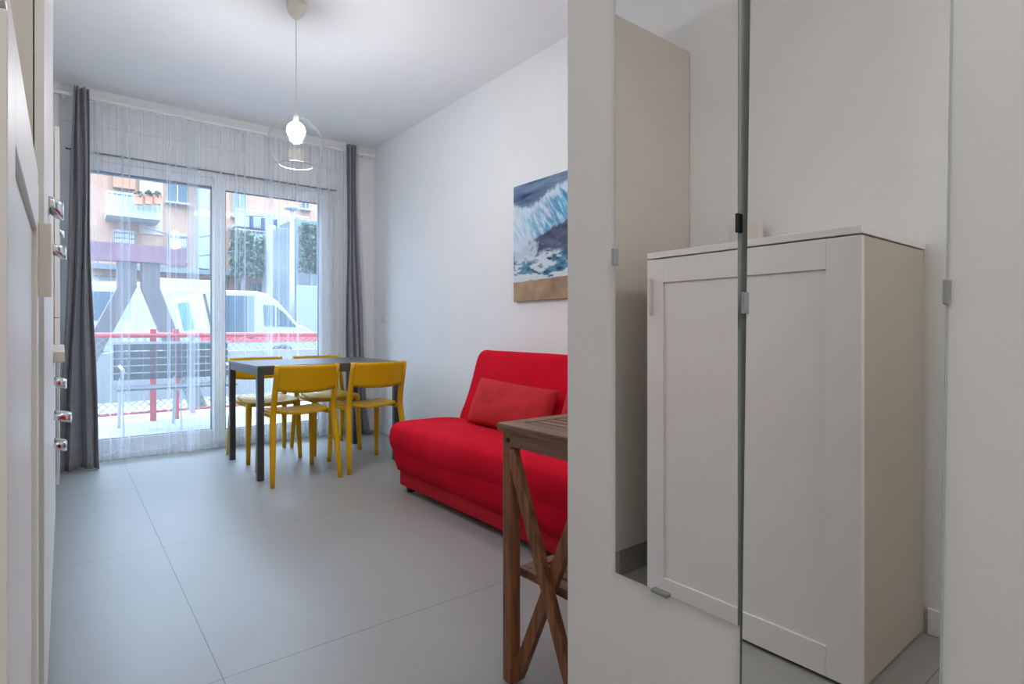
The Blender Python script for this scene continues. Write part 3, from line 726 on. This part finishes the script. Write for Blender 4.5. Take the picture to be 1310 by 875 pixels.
# apartment building opposite
HY = 22.0
hb = empty('apartment_building', (0, HY, -.04), 'peach apartment building across the street with balconies and windows', 'building')
def fbox(nm, u0, v0, u1, v1, dep0, dep1, m, parent=hb, bevel=0):
    um = (u0+u1)/2
    a_, c_ = W(u0, 400, HY), W(u1, 400, HY)
    zt_, zb_ = W(um, v0, HY).z+.04, W(um, v1, HY).z+.04
    return MB().box(a_.x, c_.x, -dep1, -dep0, zb_, zt_).build(nm, m, parent, bevel=bevel)
MB().box(-14, 19, 0, 8, 0, 7.6).build('wall', M_peach, hb)
def window(u0, v0, u1, v1, kind='glass'):
    f = fbox('window', u0-1, v0-1, u1+1, v1+1, 0, .06, M_stone)
    fbox('pane', u0, v0, u1, v1, .06, .08, M_shut if kind == 'shut' else M_win, f)
    um = (u0+u1)/2
    fbox('mullion', um-.7, v0, um+.7, v1, .08, .11, M_vanw, f)
    if kind == 'grille':
        g_ = MB()
        for i in range(8):
            a_ = W(u0+(u1-u0)*(i+.5)/8, 400, HY); zt_, zb_ = W(um, v0, HY).z+.04, W(um, v1, HY).z+.04
            g_.box(a_.x-.025, a_.x+.025, -.20, -.16, zb_, zt_)
        for i in range(3):
            z_ = zb_+(zt_-zb_)*(i+.5)/3; g_.box(W(u0, 400, HY).x, W(u1, 400, HY).x, -.20, -.16, z_-.02, z_+.02)
        g_.build('grille', M_vanw, f)
    fbox('sill', u0-3, v1, u1+3, v1+2, 0, .25, M_stone, f)
window(146, 296, 171, 316, 'grille'); window(214, 233, 239, 260); window(215, 299, 237, 334, 'grille')
window(146, 246, 171, 275); window(298, 240, 314, 278, 'shut'); window(386, 246, 394, 268)
window(304, 362, 312, 374); window(322, 362, 334, 374); window(214, 170, 239, 205); window(300, 180, 314, 215)
fbox('roller_blind', 144, 212, 172, 243, .06, .30, mat('orange_blind', (.28, .13, .07), .8))
fbox('plaster_band', 178, 150, 208, 300, .0, .05, mat('pale_peach', (.33, .26, .21), .9))
fbox('dark_peach_bay', 146, 150, 171, 213, .0, .05, M_peach2)
fbox('pilaster', 251, 150, 264, 345, 0, .5, mat('pale_blue_render', (.21, .25, .30), .8))
fbox('string_course', 117, 344, 290, 350, 0, .7, M_conc)
fbox('shop_fascia', 120, 350, 290, 357, 0, .3, M_peach2)
fbox('ground_floor', 118, 357, 290, 440, 0, .02, M_stone)
fbox('grey_lintel', 290, 150, 350, 246, .0, .02, M_peach2)
def balcony(u0, u1, v_top, v_bot, slab, plants, parent=hb):
    a_, c_ = W(u0, 400, HY).x, W(u1, 400, HY).x; um = (u0+u1)/2
    zs = W(um, v_bot, HY).z+.04; zt_ = W(um, v_top, HY).z+.04; th_ = abs(W(um, v_bot+slab, HY).z+.04-zs)
    s_ = MB().box(a_, c_, -1.1, 0, zs-th_, zs).build('balcony', M_stone, parent)
    r_ = MB().box(a_, c_, -1.1, -1.05, zt_-.05, zt_)
    n_ = int((c_-a_)/.12)
    for i in range(n_+1): r_.box(a_+(c_-a_)*i/n_-.012, a_+(c_-a_)*i/n_+.012, -1.09, -1.06, zs, zt_)
    r_.build('railing', M_bmet, s_)
    MB().box(a_, c_, -1.05, -1.04, zs, zt_-.1).build('railing_panel', mat('frosted_panel', (.30, .34, .37), .4), s_)
    return zs, zt_
balcony(134, 200, 256, 276, 9, True)
balcony(292, 346, 300, 348, 6, True)
balcony(292, 382, 278, 296, 3, True)
def foliage(name, u0, v0, u1, v1, Y, dep, label, n_leaves, size=.10, cat='plant', group=None, m=M_leaf):
    rnd = random.Random(int(u0*7+v0)); a_, c_ = W(u0, v1, Y), W(u1, v0, Y)
    mb = MB(); cxx, czz = (a_.x+c_.x)/2, (a_.z+c_.z)/2; rx, rz_ = (c_.x-a_.x)/2, (c_.z-a_.z)/2
    for _ in range(n_leaves):
        th, ph_ = rnd.uniform(0, 2*PI), rnd.uniform(-1, 1); rad = rnd.uniform(.2, 1)**.5; q = math.sqrt(1-ph_*ph_)
        p = Vector((rx*rad*q*math.cos(th), dep/2*rad*q*math.sin(th), rz_*rad*ph_))
        if n_leaves > 400: p = Vector((rx*rnd.uniform(-1, 1), dep/2*rnd.uniform(-1, 1), rz_*rnd.uniform(-1, 1)*(1-.15*rnd.random())))
        Rm = Matrix.Rotation(rnd.uniform(0, 6), 3, Vector((rnd.uniform(-1, 1), rnd.uniform(-1, 1), rnd.uniform(-1, 1))).normalized())
        s_ = size*rnd.uniform(.6, 1.4)
        vs = [mb.bm.verts.new(p+Rm @ Vector(q_)) for q_ in ((-s_/2, 0, 0), (0, -s_*.3, .02), (s_/2, 0, 0), (0, s_*.3, .02))]
        mb.bm.faces.new(vs)
    return mb, Vector((cxx, Y, czz))
def shrub(u0, v0, u1, v1, Y, dep, label, n_, size, group=None, cat='plant', base=True):
    mb, c_ = foliage('x', u0, v0, u1, v1, Y, dep, label, n_, size)
    e = empty('potted_plant' if not base else 'shrub', c_, label, cat, group)
    mb.build('foliage', M_leaf, e)
    h_ = W((u0+u1)/2, v1, Y).z-c_.z
    if base: MB().tube([(0, 0, -c_.z-.04), (.02, 0, 0), (0, 0, -h_*.5)], .05, 8).build('stem', M_brown, e)
    else: MB().lathe([(0, h_-.16), (.11, h_-.16), (.15, h_+.12), (0, h_+.12)], (0, 0, 0), 14).build('pot', mat('terracotta', (.45, .17, .09), .8), e)
shrub(173, 246, 182, 255, HY-1.5, .35, 'potted geranium on the left end of the balcony planter opposite', 120, .14, 'balcony plants opposite', base=False)
shrub(186, 245, 194, 255, HY-1.5, .35, 'taller potted plant near the corner of the balcony opposite', 140, .14, 'balcony plants opposite', base=False)
shrub(197.5, 246, 205, 255, HY-1.5, .35, 'rightmost potted plant on the balcony opposite', 140, .14, 'balcony plants opposite', base=False)
shrub(298, 298, 322, 354, 18.5, .8, 'loose green shrub in front of the glazed balcony', 1000, .20)
shrub(329, 304, 344, 354, 19.6, .8, 'second loose green shrub beside the pale pillar', 700, .20)
shrub(383, 286, 410, 350, 17.9, .5, 'climbing green bush against the grey block at the right edge of the window', 1100, .15)

# right part: pale pillar, concrete wall, far block, lamp post
pl = fbox('pale_pillar', 347, 285, 353, 425, 0, 0.6, M_stone, None)
pl.location.y = 17; tag(pl, 'pale vertical pillar of the yard behind the van', 'pillar')
def solid(nm, u0, v0, u1, v1, Y, dep, m, label, cat):
    a_, c_ = W(u0, v1, Y), W(u1, v0, Y); um = (u0+u1)/2
    o_ = MB().box(a_.x, c_.x, 0, dep, -.04, W(um, v0, Y).z).build(nm, m, None, bevel=.02); o_.location.y = Y
    return tag(o_, label, cat)
pl.location.y = 17
bpy.data.objects.remove(pl)
solid('yard_pillar', 346, 288, 353, 425, 18.0, .5, M_stone, 'pale vertical pillar standing behind the van', 'pillar')
solid('grey_wall', 353.6, 292, 372, 425, 17.0, .4, M_conc, 'grey concrete wall between pale pillar and lamp post', 'wall')
rb2 = solid('grey_building', 376, 285, 470, 425, 19.0, 1.6, M_conc, 'grey concrete block at the right edge of the window', 'building')
solid('panel_fence', 381, 366, 430, 425, 15.3, .15, mat('grey_panel', (.17, .185, .20), .7, noise_amt=.1), 'light grey panel fence beyond the van nose', 'fence')
lp_ = W(373.5, 425, 16.0); ztop = W(373.5, 266, 16.0).z
lpo = empty('lamp_post', (lp_.x, 16.0, -.04), 'slim white lamp post standing behind the van', 'lamp post')
MB().tube([(0, 0, 0), (0, 0, ztop)], [.075, .05], 12).build('pole', M_vanw, lpo, smooth=True)
MB().lathe([(0, ztop-.0), (.20, ztop+.0), (.22, ztop+.05), (.08, ztop+.12), (0, ztop+.13)], n=20).build('lamp_head', M_bmet, lpo, smooth=True)

# clothes line and overhead cables
M_cable = mat('dark_cable', (.05, .05, .06), .7)
for u0, v0, u1, v1, Y, lb in ((186, 291, 300, 293, 18.0, 'upper dark cable crossing in front of the peach building'), (120, 311, 300, 321, 17.6, 'lower dark cable crossing in front of the peach building')):
    a_, c_ = W(u0, v0, Y), W(u1, v1, Y)
    pts = [a_.lerp(c_, k/12)-Vector((0, 0, .25*math.sin(PI*k/12))) for k in range(13)]
    tag(MB().tube(pts, .018, 6).build('overhead_cable', M_cable), lb, 'cable')
a_, c_ = W(314, 276, 20.6), W(352, 277, 20.6)
cl = empty('clothes_line', a_, 'clothes line with dark laundry strung along the balcony', 'clothes line')
MB().tube([(0, 0, 0), ((c_-a_).x, 0, (c_-a_).z)], .015, 6).build('line', M_cable, cl)
rl = random.Random(4)
for k in range(5):
    x_ = .12+(c_-a_).x*k/5; wd = (c_-a_).x/5*.72; hh = rl.uniform(.35, .6)
    m_ = (mat('navy_cloth', (.03, .04, .08), .9), mat('grey_cloth', (.2, .22, .26), .9))[k % 2]
    g_ = MB().grid(lambda s, t: Vector((s*wd*(1-.12*t*math.sin(PI*s)), .03*math.sin(7*s+k), -hh*t)), 8, 6).build('hanging_garment', m_, None, smooth=True, solid=.01)
    g_.location = a_+Vector((x_, 0, 0)); tag(g_, 'dark cloth hanging on the clothes line opposite' if k % 2 == 0 else 'grey cloth hanging on the clothes line opposite', 'laundry', 'laundry on the clothes line')
